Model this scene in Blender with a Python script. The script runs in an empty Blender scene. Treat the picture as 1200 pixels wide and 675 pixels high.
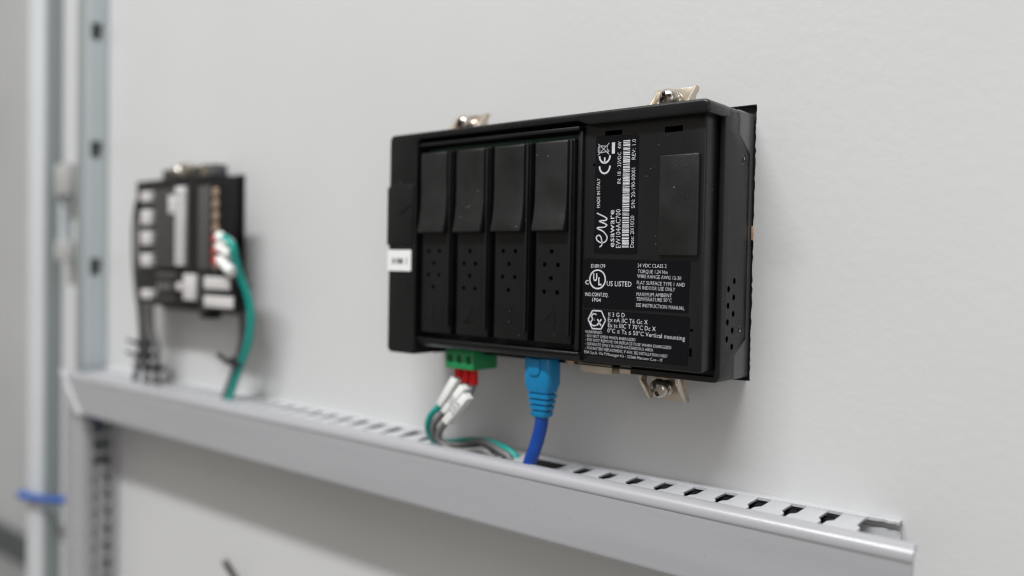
import bpy, bmesh, math, random
import numpy as np
from mathutils import Vector, Matrix
random.seed(7)
R = math.radians
MM = 0.001
SC = bpy.context.scene
COL = SC.collection

# ------------------------------------------------------------------ camera
# world: x right along the cabinet wall, y into the wall, z up; lengths below in mm
F = 1000.0                                   # focal length in pixels of the 1200x675 photograph
CX, CY = 600.0, 337.5
ax = np.array([1215.0, 47.5, -1000.0]); ax /= np.linalg.norm(ax)
roll = -0.0185
dn = np.array([roll, 1.0, -(roll*ax[0] + ax[1])/ax[2]]); dn /= np.linalg.norm(dn)
iy = np.cross(dn, ax)
if iy[2] < 0: iy = -iy
ROT = np.array([ax, iy, -dn])                # world axes in camera coordinates (right, down, forward)
CAM = np.array([200.31, -291.2 + 0.0, -0.0])
def _ray(u, v): return ROT @ np.array([u - CX, v - CY, F])
# camera position: the terminal's top front edge is 150 mm long and lies 33.9 mm off the wall
_a = _ray(457, 160); _b = _ray(832, 112); _c = _ray(452, 411)
_a, _b, _c = _a/_a[1], _b/_b[1], _c/_c[1]
_s = 150.0/(_b[0] - _a[0]); DEPTH = 0.135*_s
CAM = np.array([-_s*(_a[0] + _b[0])/2, -DEPTH - _s, -_s*(_a[2] + _c[2])/2])
def at(u, v, y):                             # photograph pixel -> point on the plane y (mm)
    d = _ray(u, v); t = (y - CAM[1])/d[1]
    p = CAM + t*d
    return Vector(p)
def atz(u, v, z):
    d = _ray(u, v); t = (z - CAM[2])/d[2]
    return Vector(CAM + t*d)
cam = bpy.data.cameras.new('camera'); cam_o = bpy.data.objects.new('camera', cam); COL.objects.link(cam_o)
m = Matrix.Identity(4)
for i in range(3):
    m[i][0] = ROT[i][0]; m[i][1] = -ROT[i][1]; m[i][2] = -ROT[i][2]; m[i][3] = CAM[i]*MM
cam_o.matrix_world = m
cam.sensor_width = 36; cam.lens = F/1200*36
cam.clip_start = 0.01; cam.clip_end = 50
cam.dof.use_dof = True
foc = np.array([50.0, -30.5, -8.0])
cam.dof.focus_distance = float(np.dot(ROT.T @ (foc - CAM), [0, 0, 1]))*MM
cam.dof.aperture_fstop = 4.1
cam.dof.aperture_blades = 0
SC.camera = cam_o

# ------------------------------------------------------------------ room light
w = bpy.data.worlds.new('World'); SC.world = w; w.use_nodes = True
bg = w.node_tree.nodes['Background']; bg.inputs[0].default_value = (1.0, 0.945, 0.875, 1); bg.inputs[1].default_value = 0.295
def area(name, loc, target, sx, sy, power, col=(1, 1, 1)):
    l = bpy.data.lights.new(name, 'AREA'); l.shape = 'RECTANGLE'; l.size = sx; l.size_y = sy
    l.energy = power; l.color = col
    o = bpy.data.objects.new(name, l); COL.objects.link(o)
    o.location = loc
    o.rotation_euler = (Vector(target) - Vector(loc)).to_track_quat('-Z', 'Y').to_euler()
    return o
area('ceiling_tube', (-0.05, -1.18, 1.78), (-0.1, 0, -0.05), 1.4, 0.14, 48.5, (0.975, 0.995, 1.0))
area('ceiling_panels', (-0.2, -1.9, 2.3), (-0.2, -1.9, 0), 3.6, 2.6, 33, (1.0, 0.985, 0.965))
area('right_fill', (2.2, -2.0, 0.5), (0, 0, 0), 1.4, 1.2, 10, (0.95, 0.98, 1.0))  # added fill lamp that brightens the right-facing sides
SC.cycles.filter_width = 1.15
SC.view_settings.view_transform = 'Standard'; SC.view_settings.look = 'None'
SC.view_settings.exposure = 0.0; SC.view_settings.gamma = 1.0
SC.render.engine = 'CYCLES'

# ------------------------------------------------------------------ materials
def mat(name, col, rough=0.5, metal=0.0, bump=0.0, bscale=800.0, vary=0.0, vscale=30.0, spec=0.5, dust=0.0, streak=None, coat=0.0, dcol=(0.35, 0.34, 0.33)):
    M = bpy.data.materials.new(name); M.use_nodes = True
    nt = M.node_tree; N = nt.nodes; Lk = nt.links
    b = N['Principled BSDF']
    b.inputs['Base Color'].default_value = (*col, 1); b.inputs['Roughness'].default_value = rough
    b.inputs['Metallic'].default_value = metal; b.inputs['Specular IOR Level'].default_value = spec
    if coat: b.inputs['Coat Weight'].default_value = coat; b.inputs['Coat Roughness'].default_value = 0.25
    tc = N.new('ShaderNodeTexCoord'); geo = N.new('ShaderNodeNewGeometry')
    src = geo.outputs['Position']
    if vary:
        n = N.new('ShaderNodeTexNoise'); n.inputs['Scale'].default_value = vscale; n.inputs['Detail'].default_value = 5
        if streak:
            mp = N.new('ShaderNodeMapping'); mp.inputs['Scale'].default_value = streak
            Lk.new(src, mp.inputs[0]); Lk.new(mp.outputs[0], n.inputs['Vector'])
        else: Lk.new(src, n.inputs['Vector'])
        r = N.new('ShaderNodeMapRange'); r.inputs[1].default_value = 0.3; r.inputs[2].default_value = 0.7
        r.inputs[3].default_value = 1 - vary; r.inputs[4].default_value = 1 + vary
        Lk.new(n.outputs['Fac'], r.inputs[0])
        mx = N.new('ShaderNodeMix'); mx.data_type = 'RGBA'; mx.blend_type = 'MULTIPLY'; mx.inputs[0].default_value = 1
        mx.inputs[6].default_value = (*col, 1); Lk.new(r.outputs[0], mx.inputs[7])
        out = mx.outputs[2]
        Lk.new(out, b.inputs['Base Color'])
        r2 = N.new('ShaderNodeMapRange'); r2.inputs[1].default_value = 0.3; r2.inputs[2].default_value = 0.7
        r2.inputs[3].default_value = max(0, rough - 0.06); r2.inputs[4].default_value = min(1, rough + 0.06)
        Lk.new(n.outputs['Fac'], r2.inputs[0]); Lk.new(r2.outputs[0], b.inputs['Roughness'])
    else: out = None
    if dust:                                  # sparse pale specks and fibres lying on the plastic
        v = N.new('ShaderNodeTexVoronoi'); v.inputs['Scale'].default_value = 420; Lk.new(src, v.inputs['Vector'])
        lt = N.new('ShaderNodeMath'); lt.operation = 'LESS_THAN'; lt.inputs[1].default_value = 0.085
        Lk.new(v.outputs['Distance'], lt.inputs[0])
        n2 = N.new('ShaderNodeTexNoise'); n2.inputs['Scale'].default_value = 95; n2.inputs['Detail'].default_value = 3; Lk.new(src, n2.inputs['Vector'])
        g2 = N.new('ShaderNodeMath'); g2.operation = 'GREATER_THAN'; g2.inputs[1].default_value = 0.60; Lk.new(n2.outputs['Fac'], g2.inputs[0])
        mu = N.new('ShaderNodeMath'); mu.operation = 'MULTIPLY'; Lk.new(lt.outputs[0], mu.inputs[0]); Lk.new(g2.outputs[0], mu.inputs[1])
        mu2 = N.new('ShaderNodeMath'); mu2.operation = 'MULTIPLY'; mu2.inputs[1].default_value = dust; Lk.new(mu.outputs[0], mu2.inputs[0])
        md = N.new('ShaderNodeMix'); md.data_type = 'RGBA'; md.inputs[6].default_value = (*col, 1); md.inputs[7].default_value = (*dcol, 1)
        if out: Lk.new(out, md.inputs[6])
        Lk.new(mu2.outputs[0], md.inputs[0]); Lk.new(md.outputs[2], b.inputs['Base Color'])
    if bump:
        n = N.new('ShaderNodeTexNoise'); n.inputs['Scale'].default_value = bscale; n.inputs['Detail'].default_value = 3
        Lk.new(src, n.inputs['Vector'])
        bp = N.new('ShaderNodeBump'); bp.inputs['Strength'].default_value = bump; bp.inputs['Distance'].default_value = 0.0004
        Lk.new(n.outputs['Fac'], bp.inputs['Height']); Lk.new(bp.outputs[0], b.inputs['Normal'])
    return M
M_WALL = mat('wall_paint', (0.60, 0.60, 0.602), 0.42, bump=0.28, bscale=260, vary=0.018, vscale=9)
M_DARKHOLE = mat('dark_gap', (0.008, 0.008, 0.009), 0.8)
M_BACK = mat('far_wall_paint', (0.56, 0.565, 0.57), 0.6, bump=0.1, vary=0.05, vscale=4)
M_FLOOR = mat('dark_floor', (0.32, 0.32, 0.32), 0.6, vary=0.2, vscale=5)
M_PLASTIC = mat('black_abs', (0.0065, 0.0065, 0.0070), 0.34, bump=0.10, bscale=2600, vary=0.12, vscale=60, dust=0.35, spec=0.38)
M_PLASTIC2 = mat('black_abs_inner', (0.0055, 0.0055, 0.006), 0.42, bump=0.12, bscale=2600, vary=0.12, vscale=60, dust=0.3, spec=0.32)
M_RUBBER = mat('black_grip_plastic', (0.0125, 0.0125, 0.0128), 0.42, bump=0.2, bscale=1800, vary=0.4, vscale=70, dust=0.6, spec=0.38)
M_LABEL = mat('black_label_film', (0.004, 0.004, 0.0055), 0.42, spec=0.14)
M_PRINT = mat('white_print', (0.60, 0.61, 0.645), 0.5, vary=0.12, vscale=700)
M_STICKER = mat('white_sticker', (0.82, 0.82, 0.81), 0.5, vary=0.02)
M_INK = mat('grey_ink', (0.04, 0.045, 0.055), 0.6)
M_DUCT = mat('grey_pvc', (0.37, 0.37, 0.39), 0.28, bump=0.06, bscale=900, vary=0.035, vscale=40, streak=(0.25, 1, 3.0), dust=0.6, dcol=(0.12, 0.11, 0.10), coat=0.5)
M_DUCT_LIT = mat('grey_pvc_lit', (0.50, 0.505, 0.525), 0.33, bump=0.06, bscale=900, vary=0.03, vscale=40)  # same pvc, paler: light on the upward faces put into the colour
M_MARK = mat('dull_white_marker', (0.62, 0.60, 0.60), 0.5, vary=0.05, vscale=60)
M_STEEL = mat('painted_steel', (0.48, 0.53, 0.555), 0.4, vary=0.04, vscale=12, streak=(3, 3, 0.3))
M_POST = mat('pale_post_paint', (0.60, 0.62, 0.64), 0.45, vary=0.03, vscale=12)
M_NICKEL = mat('nickel_plate', (0.62, 0.545, 0.45), 0.36, metal=1.0, bump=0.05, bscale=1500, vary=0.1, vscale=150)
M_SCREW = mat('screw_steel', (0.50, 0.46, 0.41), 0.27, metal=1.0, vary=0.1, vscale=200)
M_GREEN = mat('green_connector', (0.012, 0.23, 0.075), 0.42, vary=0.05, vscale=100)
M_RED = mat('red_ferrule', (0.66, 0.006, 0.006), 0.45, vary=0.06, vscale=100, spec=0.3)
M_TEAL = mat('teal_insulation', (0.0, 0.31, 0.26), 0.38, vary=0.05, vscale=60)
M_GREYWIRE = mat('grey_insulation', (0.155, 0.152, 0.152), 0.4, vary=0.06, vscale=60)
M_DARKWIRE = mat('dark_grey_insulation', (0.085, 0.085, 0.088), 0.4, vary=0.08, vscale=60)
M_BOOT = mat('light_blue_boot', (0.0, 0.19, 0.42), 0.42, bump=0.05, bscale=1500, vary=0.04, vscale=80)
M_BLUE = mat('blue_cable_jacket', (0.002, 0.047, 0.29), 0.36, vary=0.05, vscale=80)
M_TIEBLUE = mat('blue_tie', (0.015, 0.09, 0.38), 0.4)
M_TIEBLACK = mat('black_tie', (0.02, 0.022, 0.024), 0.45)
M_JACKET = mat('black_cable_jacket', (0.010, 0.010, 0.011), 0.75, spec=0.12)
M_COPPER = mat('brass_contact', (0.55, 0.36, 0.22), 0.35, metal=1.0)
M_PCB = mat('green_circuit_board', (0.01, 0.06, 0.035), 0.4)

# ------------------------------------------------------------------ mesh building
class MB:
    """collects shapes, in world millimetres, for ONE mesh object"""
    def __init__(s): s.bm = bmesh.new()
    def add(s, verts, faces):
        vs = [s.bm.verts.new(v) for v in verts]
        for f in faces:
            try: s.bm.faces.new([vs[i] for i in f])
            except ValueError: pass
        return s
    def _merge(s, b):
        me = bpy.data.meshes.new('t'); b.to_mesh(me); b.free(); s.bm.from_mesh(me); bpy.data.meshes.remove(me); return s
    def box(s, x0, x1, y0, y1, z0, z1, bev=0.0, seg=2):
        b = bmesh.new(); bmesh.ops.create_cube(b, size=1)
        for v in b.verts:
            v.co = Vector(((x0 + x1)/2 + v.co.x*(x1 - x0), (y0 + y1)/2 + v.co.y*(y1 - y0), (z0 + z1)/2 + v.co.z*(z1 - z0)))
        if bev: bmesh.ops.bevel(b, geom=list(b.edges), offset=bev, segments=seg, profile=0.5, affect='EDGES')
        return s._merge(b)
    def prism(s, poly, axis, a, c, bev=0.0, seg=2):
        """poly in the other two axes (order x,y,z without axis), from a to c along axis"""
        b = bmesh.new()
        def P(p, t):
            q = list(p); q.insert(axis, t); return Vector(q)
        lo = [b.verts.new(P(p, a)) for p in poly]; hi = [b.verts.new(P(p, c)) for p in poly]
        b.faces.new(lo); b.faces.new(hi); n = len(poly)
        for i in range(n): b.faces.new([lo[i], lo[(i+1) % n], hi[(i+1) % n], hi[i]])
        bmesh.ops.recalc_face_normals(b, faces=b.faces)
        if bev: bmesh.ops.bevel(b, geom=[e for e in b.edges if e.calc_face_angle(9) > R(32)], offset=bev, segments=seg, profile=0.5, affect='EDGES')
        return s._merge(b)
    def cyl(s, p0, p1, r0, r1=None, n=20, caps=True):
        r1 = r0 if r1 is None else r1
        p0, p1 = Vector(p0), Vector(p1); d = (p1 - p0).normalized()
        u = d.orthogonal().normalized(); v = d.cross(u)
        vs = []
        for p, r in ((p0, r0), (p1, r1)):
            for i in range(n):
                t = 2*math.pi*i/n; vs.append(p + u*math.cos(t)*r + v*math.sin(t)*r)
        fs = [(i, (i+1) % n, n + (i+1) % n, n + i) for i in range(n)]
        if caps: fs += [tuple(range(n))[::-1], tuple(range(n, 2*n))]
        return s.add(vs, fs)
    def lathe(s, prof, org, d, n=24):
        """prof: (radius, distance along d)"""
        org = Vector(org); d = Vector(d).normalized(); u = d.orthogonal().normalized(); v = d.cross(u)
        vs = []; fs = []
        for r, h in prof:
            for i in range(n):
                t = 2*math.pi*i/n; vs.append(org + d*h + u*math.cos(t)*r + v*math.sin(t)*r)
        for k in range(len(prof) - 1):
            for i in range(n): fs.append((k*n + i, k*n + (i+1) % n, (k+1)*n + (i+1) % n, (k+1)*n + i))
        fs += [tuple(range(n))[::-1], tuple(range((len(prof)-1)*n, len(prof)*n))]
        return s.add(vs, fs)
    def tube(s, pts, r, n=12, sub=8):
        P = [Vector(p) for p in pts]; C = []
        Q = [P[0]*2 - P[1]] + P + [P[-1]*2 - P[-2]]
        for i in range(1, len(Q) - 2):
            for k in range(sub):
                t = k/sub; p0, p1, p2, p3 = Q[i-1:i+3]
                C.append(0.5*((2*p1) + (p2 - p0)*t + (2*p0 - 5*p1 + 4*p2 - p3)*t*t + (3*p1 - p0 - 3*p2 + p3)*t**3))
        C.append(P[-1])
        T = [(C[min(i+1, len(C)-1)] - C[max(i-1, 0)]).normalized() for i in range(len(C))]
        u = T[0].orthogonal().normalized(); vs = []; fs = []
        for i, c in enumerate(C):
            u = (u - T[i]*u.dot(T[i])).normalized(); v = T[i].cross(u)
            for k in range(n):
                a = 2*math.pi*k/n; vs.append(c + (u*math.cos(a) + v*math.sin(a))*r)
        for i in range(len(C) - 1):
            for k in range(n): fs.append((i*n + k, i*n + (k+1) % n, (i+1)*n + (k+1) % n, (i+1)*n + k))
        fs += [tuple(range(n))[::-1], tuple(range((len(C)-1)*n, len(C)*n))]
        return s.add(vs, fs)
    def ribbon(s, pts, wdt, y):
        """flat stroke of width wdt through (x,z) points, facing the viewer at plane y"""
        P = [Vector(p) for p in pts]; L = []
        for i, p in enumerate(P):
            t = (P[min(i+1, len(P)-1)] - P[max(i-1, 0)]).normalized(); n = Vector((-t.y, t.x))
            L.append((p + n*wdt/2, p - n*wdt/2))
        vs = [Vector((q.x, y, q.y)) for pr in L for q in pr]
        return s.add(vs, [(2*i, 2*i+1, 2*i+3, 2*i+2) for i in range(len(P) - 1)])

def finish(bm, name, m, origin):
    bmesh.ops.recalc_face_normals(bm, faces=bm.faces)
    for v in bm.verts: v.co = (v.co - origin)*MM
    me = bpy.data.meshes.new(name); bm.to_mesh(me); bm.free()
    me.materials.append(m); me.shade_smooth(); me.set_sharp_from_angle(angle=R(38))
    return me
def wpos(o):
    p = Vector(o.location); q = o.parent
    while q: p = p + q.location; q = q.parent
    return p
def obj(name, mb, m, parent=None, smooth=True, base=False):
    bm = mb.bm
    cs = [v.co for v in bm.verts]
    lo = Vector([min(c[i] for c in cs) for i in range(3)]); hi = Vector([max(c[i] for c in cs) for i in range(3)])
    org = (lo + hi)/2
    if base or parent is None: org.z = lo.z
    me = finish(bm, name, m, org)
    o = bpy.data.objects.new(name, me); COL.objects.link(o)
    if parent: o.parent = parent; o.location = org*MM - wpos(parent)
    else: o.location = org*MM
    return o
def tag(o, label=None, cat=None, group=None, kind=None):
    if label: o['label'] = label
    if cat: o['category'] = cat
    if group: o['group'] = group
    if kind: o['kind'] = kind
    return o
def thing(name, loc, label, cat, group=None):
    o = bpy.data.objects.new(name, None); COL.objects.link(o); o.location = Vector(loc)*MM
    o.empty_display_size = 0.01
    return tag(o, label, cat, group)
def cut(o, cmb):
    """boolean-subtract the shapes of cmb (world mm) from o"""
    me = finish(cmb.bm, 'cutter', o.data.materials[0], Vector((0, 0, 0)))
    c = bpy.data.objects.new('cutter', me); COL.objects.link(c)
    md = o.modifiers.new('cut', 'BOOLEAN'); md.operation = 'DIFFERENCE'; md.object = c; md.solver = 'EXACT'; md.use_self = True
    bpy.context.view_layer.update()
    dg = bpy.context.evaluated_depsgraph_get()
    new = bpy.data.meshes.new_from_object(o.evaluated_get(dg))
    o.modifiers.clear(); new.name = o.data.name; o.data = new
    if not len(new.materials): new.materials.append(me.materials[0])
    new.shade_smooth(); new.set_sharp_from_angle(angle=R(38))
    bpy.data.objects.remove(c); bpy.data.meshes.remove(me)
    return o
# lettering
_tc = {}
def glyphs(s, bold):
    k = (s, bold)
    if k not in _tc:
        cu = bpy.data.curves.new('t', 'FONT'); cu.body = s; cu.size = 1; cu.offset = bold; cu.resolution_u = 2
        cu.space_character = 1.02
        o = bpy.data.objects.new('t', cu); me = o.to_mesh()
        vs = [tuple(v.co) for v in me.vertices]; fs = [tuple(p.vertices) for p in me.polygons]
        o.to_mesh_clear(); bpy.data.objects.remove(o); bpy.data.curves.remove(cu)
        _tc[k] = (vs, fs)
    return _tc[k]
_cap = max(v[1] for v in glyphs('H', 0)[0])
def text(mb, s, p, q, h, y, bold=0.0, up=None):
    """print s with its baseline from p to q ((x,z) mm) and capital height h, on the plane y"""
    vs, fs = glyphs(s, bold)
    x0 = min(v[0] for v in vs); x1 = max(v[0] for v in vs)
    p, q = Vector(p), Vector(q); e = (q - p); n = Vector((-e.y, e.x)).normalized()
    out = []
    for v in vs:
        c = p + e*((v[0] - x0)/(x1 - x0)) + n*(v[1]/_cap*h); out.append((c.x, y, c.y))
    mb.add(out, fs)

# ------------------------------------------------------------------ the cabinet wall and what lies beyond it
def wall_sheet(xs, zs, holes, y0, y1):
    b = bmesh.new(); V = {}
    def g(x, z):
        if (x, z) not in V: V[(x, z)] = b.verts.new((x, y0, z))
        return V[(x, z)]
    for i in range(len(xs) - 1):
        for j in range(len(zs) - 1):
            mx, mz = (xs[i] + xs[i+1])/2, (zs[j] + zs[j+1])/2
            if any(h[0] < mx < h[1] and h[2] < mz < h[3] for h in holes): continue
            b.faces.new([g(xs[i], zs[j]), g(xs[i+1], zs[j]), g(xs[i+1], zs[j+1]), g(xs[i], zs[j+1])])
    r = bmesh.ops.extrude_face_region(b, geom=list(b.faces))
    for v in [e for e in r['geom'] if isinstance(e, bmesh.types.BMVert)]: v.co.y = y1
    mb = MB(); mb.bm.free(); mb.bm = b; return mb
HOLE1 = (-75.7, 75.9, -47.6, 49.5); HOLE2 = (-330.0, -235.6, -40.0, 42.0)
# the saw-cut edges of the right side of the first cut-out wander a little
zs1 = sorted([HOLE1[2] + (HOLE1[3] - HOLE1[2])*k/60 for k in range(61)])
xs = sorted({-480, HOLE2[0], HOLE2[1], HOLE1[0], HOLE1[1], -150, 200, 700})
zs = sorted(set([-900, HOLE2[2], HOLE2[3], 900] + zs1))
wl = wall_sheet(xs, zs, [HOLE1, HOLE2], 0.0, 1.6)
for v in wl.bm.verts:
    if abs(v.co.x - HOLE1[1]) < 1e-4 and HOLE1[2] + 0.1 < v.co.z < HOLE1[3] - 0.1: v.co.x += random.uniform(-0.22, 0.22)
wall = tag(obj('cabinet_wall', wl, M_WALL), 'pale grey painted cabinet wall carrying both modules', kind='structure')
tag(obj('far_wall', MB().box(-2200, -482, 420, 440, -1500, 1500), M_BACK), 'darker grey wall seen past the post at the left edge', kind='structure')
tag(obj('floor', MB().box(-2200, -482, -200, 419, -640, -625), M_FLOOR), 'dark floor strip glimpsed at the lower left', kind='structure')

tag(obj('skirting', MB().box(-2200, -482, 405, 418, -625, -570), mat('skirting_grey', (0.10, 0.105, 0.11), 0.6)), 'dark skirting at the foot of the far wall', kind='structure')
# ------------------------------------------------------------------ operator terminal (the sharp black module)
T = thing('operator_terminal', (0, 0, -46.5), 'large black plastic operator terminal with four numbered slots, in focus', 'control unit')
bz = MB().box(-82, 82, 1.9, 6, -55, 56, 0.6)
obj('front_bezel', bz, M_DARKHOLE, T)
case = MB().box(-74.85, 74.85, -11.25, 1.8, -46.35, 46.35, 1.2, 3)
obj('rear_case', case, mat('dark_grey_rear', (0.105, 0.105, 0.106), 0.3, bump=0.05, bscale=2000), T)
def rrect(x0, x1, z0, z1, r, corners='tl tr bl br', n=5):
    pts = []
    for nm, cx, cz, a0 in (('br', x1, z0, -90), ('tr', x1, z1, 0), ('tl', x0, z1, 90), ('bl', x0, z0, 180)):
        sx = -1 if 'r' in nm else 1; sz = 1 if nm[0] == 'b' else -1
        if nm in corners:
            for k in range(n + 1):
                a = R(a0 + 90*k/n); pts.append((cx + sx*r + r*math.cos(a), cz + sz*r + r*math.sin(a)))
        else: pts.append((cx, cz))
    return pts
# cover shell: rounded outline, wrapped 22 mm high, with a tongue reaching back on the right side
shell = MB()
outline = rrect(-75, 75, -46.5, 46.5, 2.6)
outline = [(x, z) for x, z in outline]
# notch the lower left part of the outline up to z=-45
shell.prism(outline, 1, -22, -11, 0.5)
hs = obj('cover_shell', shell, M_PLASTIC, T)
c = MB().box(-73.0, 73.2, -24, -19.6, -44.6, 44.2, 0.8, 2)
c.box(-57.5, 40.5, -24, -5, -50, -45.0)
cut(hs, c)
# side tongue with the vent holes, one face with the shell
tongue = MB().prism([(-19.4, 38.0), (-11.02, 38.0), (-2.4, 32.0), (-2.4, -32.7), (-11.02, -37.8), (-19.4, -37.8)], 0, 70, 75.03, 0.2)
tg = obj('side_tongue', tongue, M_PLASTIC, T)
c = MB()
for y, z in [(-12.6, -12.3), (-16.9, -15.0), (-12.8, -17.9), (-17.0, -20.6), (-12.9, -23.5), (-17.2, -26.2), (-13.3, -29.1), (-17.4, -31.9), (-13.4, -34.7)]:
    c.cyl((71.5, y, z), (77, y, z), 1.1, n=14)
cut(tg, c)
c = MB()
for y, z in [(-12.6, -12.3), (-16.9, -15.0), (-12.8, -17.9), (-17.0, -20.6), (-12.9, -23.5), (-17.2, -26.2), (-13.3, -29.1), (-17.4, -31.9), (-13.4, -34.7)]:
    c.cyl((71.5, y, z), (77, y, z), 1.1, n=14)
cut(hs, c)
c = MB()
for z in (29.4, -29.3):                                      # shallow round plugs
    c.lathe([(1.75, 0), (1.75, 3)], (74.75, -7.5, z), (1, 0, 0), 20)
cut(tg, c)
for z in (29.4, -29.3):
    pl = MB().lathe([(1.3, 0), (1.3, 0.35), (1.0, 0.55), (0.3, 0.6)], (74.5, -7.5, z), (1, 0, 0), 20)
    k = obj('side_plug', pl, M_PLASTIC, T)
    pin = obj('pin', MB().lathe([(0.45, 0), (0.45, 0.3), (0.2, 0.45)], (75.0, -7.6, z + (0.3 if z > 0 else -0.2)), (1, 0, 0), 10), M_SCREW, k)
# top bar and left block at the front
bar = MB()
bp = [(-75, 38.0), (-75, 46.5), (75, 46.5), (75, 41.8), (27.5, 41.8), (23.5, 43.6), (-57.5, 43.6), (-58.5, 38.0)]
bp = []
for k in range(6): a = R(180 - 90*k/5); bp.append((-72.6 + 2.4*math.cos(a), 44.1 + 2.4*math.sin(a)))
for k in range(6): a = R(90 - 90*k/5); bp.append((72.6 + 2.4*math.cos(a), 44.1 + 2.4*math.sin(a)))
bp += [(75, 41.8), (28.0, 41.9), (23.5, 43.7), (-57.0, 43.7), (-58.6, 42.0)]
bp += [(-58.6, -46.5)]
for k in range(6): a = R(270 - 90*k/5); bp.append((-72.6 + 2.4*math.cos(a), -44.1 + 2.4*math.sin(a)))
bar.prism([(x*1.0003, z*1.0003) for x, z in bp], 1, -33.9, -18.0, 1.0, 4)
# sloping foot of the bar at its right end
obj('front_frame', bar, M_PLASTIC, T)
lo = MB().box(-74.7, -58.8, -22.2, -10, -46.3, -42, 0.4)
obj('corner_web', lo, M_PLASTIC, T)
# right plateau carrying the labels
pb = MB().box(24.2, 72.4, -30.5, -19.7, -42.6, 43.4, 0.9, 3)
plat = obj('label_deck', pb, M_PLASTIC, T)
c = MB()
c.box(33.2, 40.3, -34, -21, 38.0, 39.7); c.box(57.1, 63.8, -34, -21, 37.1, 39.1)
c.cyl((28.8, -33, 28.1), (28.8, -28.5, 28.1), 0.55, n=12)
c.cyl((68.7, -33, -28.7), (68.7, -28.5, -28.7), 0.6, n=12); c.box(68.0, 69.0, -33, -26, -37.4, -34.6)
cut(plat, c)
obj('deck_pad', MB().box(56.1, 70.6, -32.0, -30.3, -4.2, 29.4, 0.5, 3), M_RUBBER, T)
obj('groove_floor', MB().box(-73.5, 73.4, -19.8, -18.2, -45.2, 44.8), M_PLASTIC2, T)
# bay with the four slot covers
bay = MB()
bay.box(-58.4, 24.0, -25.5, -19.9, -42.5, 43.5)
obj('bay_floor', bay, M_PLASTIC2, T)
obj('circuit_board', MB().box(-57.5, 23.2, -27.2, -25.6, 37.2, 40.0), M_PCB, T)
rl = MB().box(-58.3, 23.6, -33.0, -25.6, 40.6, 42.0, 0.35, 2)
obj('bay_rail', rl, M_PLASTIC, T)
rl = MB().prism([(-22.0, -42.8), (-31.0, -42.8), (-32.6, -41.4), (-32.2, -40.4), (-33.2, -39.9), (-33.0, -39.2), (-22.0, -39.2)], 0, -58.4, 25.2, 0.25)
obj('bay_rail', rl, M_PLASTIC, T)
rl = MB().box(22.3, 24.3, -31.6, -25.4, -39.0, 40.4, 0.4)
obj('bay_post', rl, M_PLASTIC, T)
VH = [[(-51.9, -2.9), (-45.8, -2.9), (-48.85, -7.8), (-51.9, -12.75), (-45.85, -12.75), (-48.9, -17.7)],
      [(-28.7, -2.9), (-31.8, -7.9), (-25.7, -7.9), (-28.7, -12.75), (-31.8, -17.8), (-25.8, -17.8)],
      [(-11.4, -2.9), (-5.3, -2.9), (-8.4, -7.8), (-11.45, -12.75), (-5.4, -12.8), (-8.5, -17.8)],
      [(11.95, -2.9), (8.85, -7.8), (14.9, -7.9), (11.85, -12.85), (8.8, -17.9), (14.85, -18.0)]]
NUM = [(-50.6, -48.6), (-31.2, -26.2), (-11.3, -6.3), (8.8, 14.8)]
for k in range(4):
    x0 = -55.9 + 20.1*k
    cv = MB().box(x0, x0 + 17.0, -32.3, -25.7, -36.8, 37.9, 0.55, 2)
    co = obj('slot_cover', cv, M_PLASTIC2, T)
    c = MB()
    for x, z in VH[k]: c.cyl((x, -34, z), (x, -29.8, z), 0.92, n=12)
    cut(co, c)
    # pad: thin at the top, flaring out towards its lower edge
    prof = [(-32.2, 37.4), (-33.2, 37.7), (-33.8, 37.0), (-33.85, 30), (-33.7, 22), (-33.9, 15), (-34.6, 9.5), (-35.7, 5.4), (-35.6, 4.6), (-34.4, 4.5), (-32.2, 4.5)]
    pd = MB().prism([(y, z) for y, z in prof], 0, x0 + 0.35, x0 + 14.9, 0.28, 2)
    obj('grip_pad', pd, M_RUBBER, co)
    rb = MB().box(x0 + 15.6, x0 + 16.7, -33.5, -32.2, -33.5, 37.6, 0.35)
    obj('side_rib', rb, M_PLASTIC, co)
    nm = MB(); cu = str(k + 1); a, b_ = NUM[k]
    vs, fs = glyphs(cu, -0.028)
    xx0 = min(v[0] for v in vs); xx1 = max(v[0] for v in vs)
    bmt = bmesh.new(); vv = [bmt.verts.new((a + (v[0]-xx0)/(xx1-xx0)*(b_-a), -32.25, -31.4 + v[1]/_cap*7.3)) for v in vs]
    for f in fs: bmt.faces.new([vv[i] for i in f])
    r = bmesh.ops.extrude_face_region(bmt, geom=list(bmt.faces))
    for v in [e for e in r['geom'] if isinstance(e, bmesh.types.BMVert)]: v.co.y = -32.5
    nm._merge(bmt)
    obj('numeral', nm, M_PLASTIC2, co)
# flap with embossed chevron on the left block, and the sticker below it
fl = obj('side_flap', MB().box(-75.5, -59.6, -34.5, -24, -0.4, 24.4, 0.5, 2), M_PLASTIC, T)
ch = MB()
ch.prism([(-60.9, 17.1), (-68.1, 12.7), (-61.2, 8.3), (-60.9, 8.9), (-66.9, 12.7), (-60.9, 16.4)], 1, -34.85, -34.45)
obj('chevron', ch, M_PLASTIC, fl)
obj('gap_line', MB().box(-74.6, -59.8, -33.97, -30, 24.5, 25.15), M_DARKHOLE, T)
obj('gap_line', MB().box(-74.6, -59.8, -33.97, -30, -1.0, -0.45), M_DARKHOLE, T)
obj('notch', MB().cyl((-67.6, -34.1, 25.6), (-67.6, -30, 25.6), 1.0, n=14), M_DARKHOLE, T)
obj('notch', MB().cyl((-67.8, -34.1, -1.0), (-67.8, -30, -1.0), 1.0, n=14), M_DARKHOLE, T)
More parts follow.
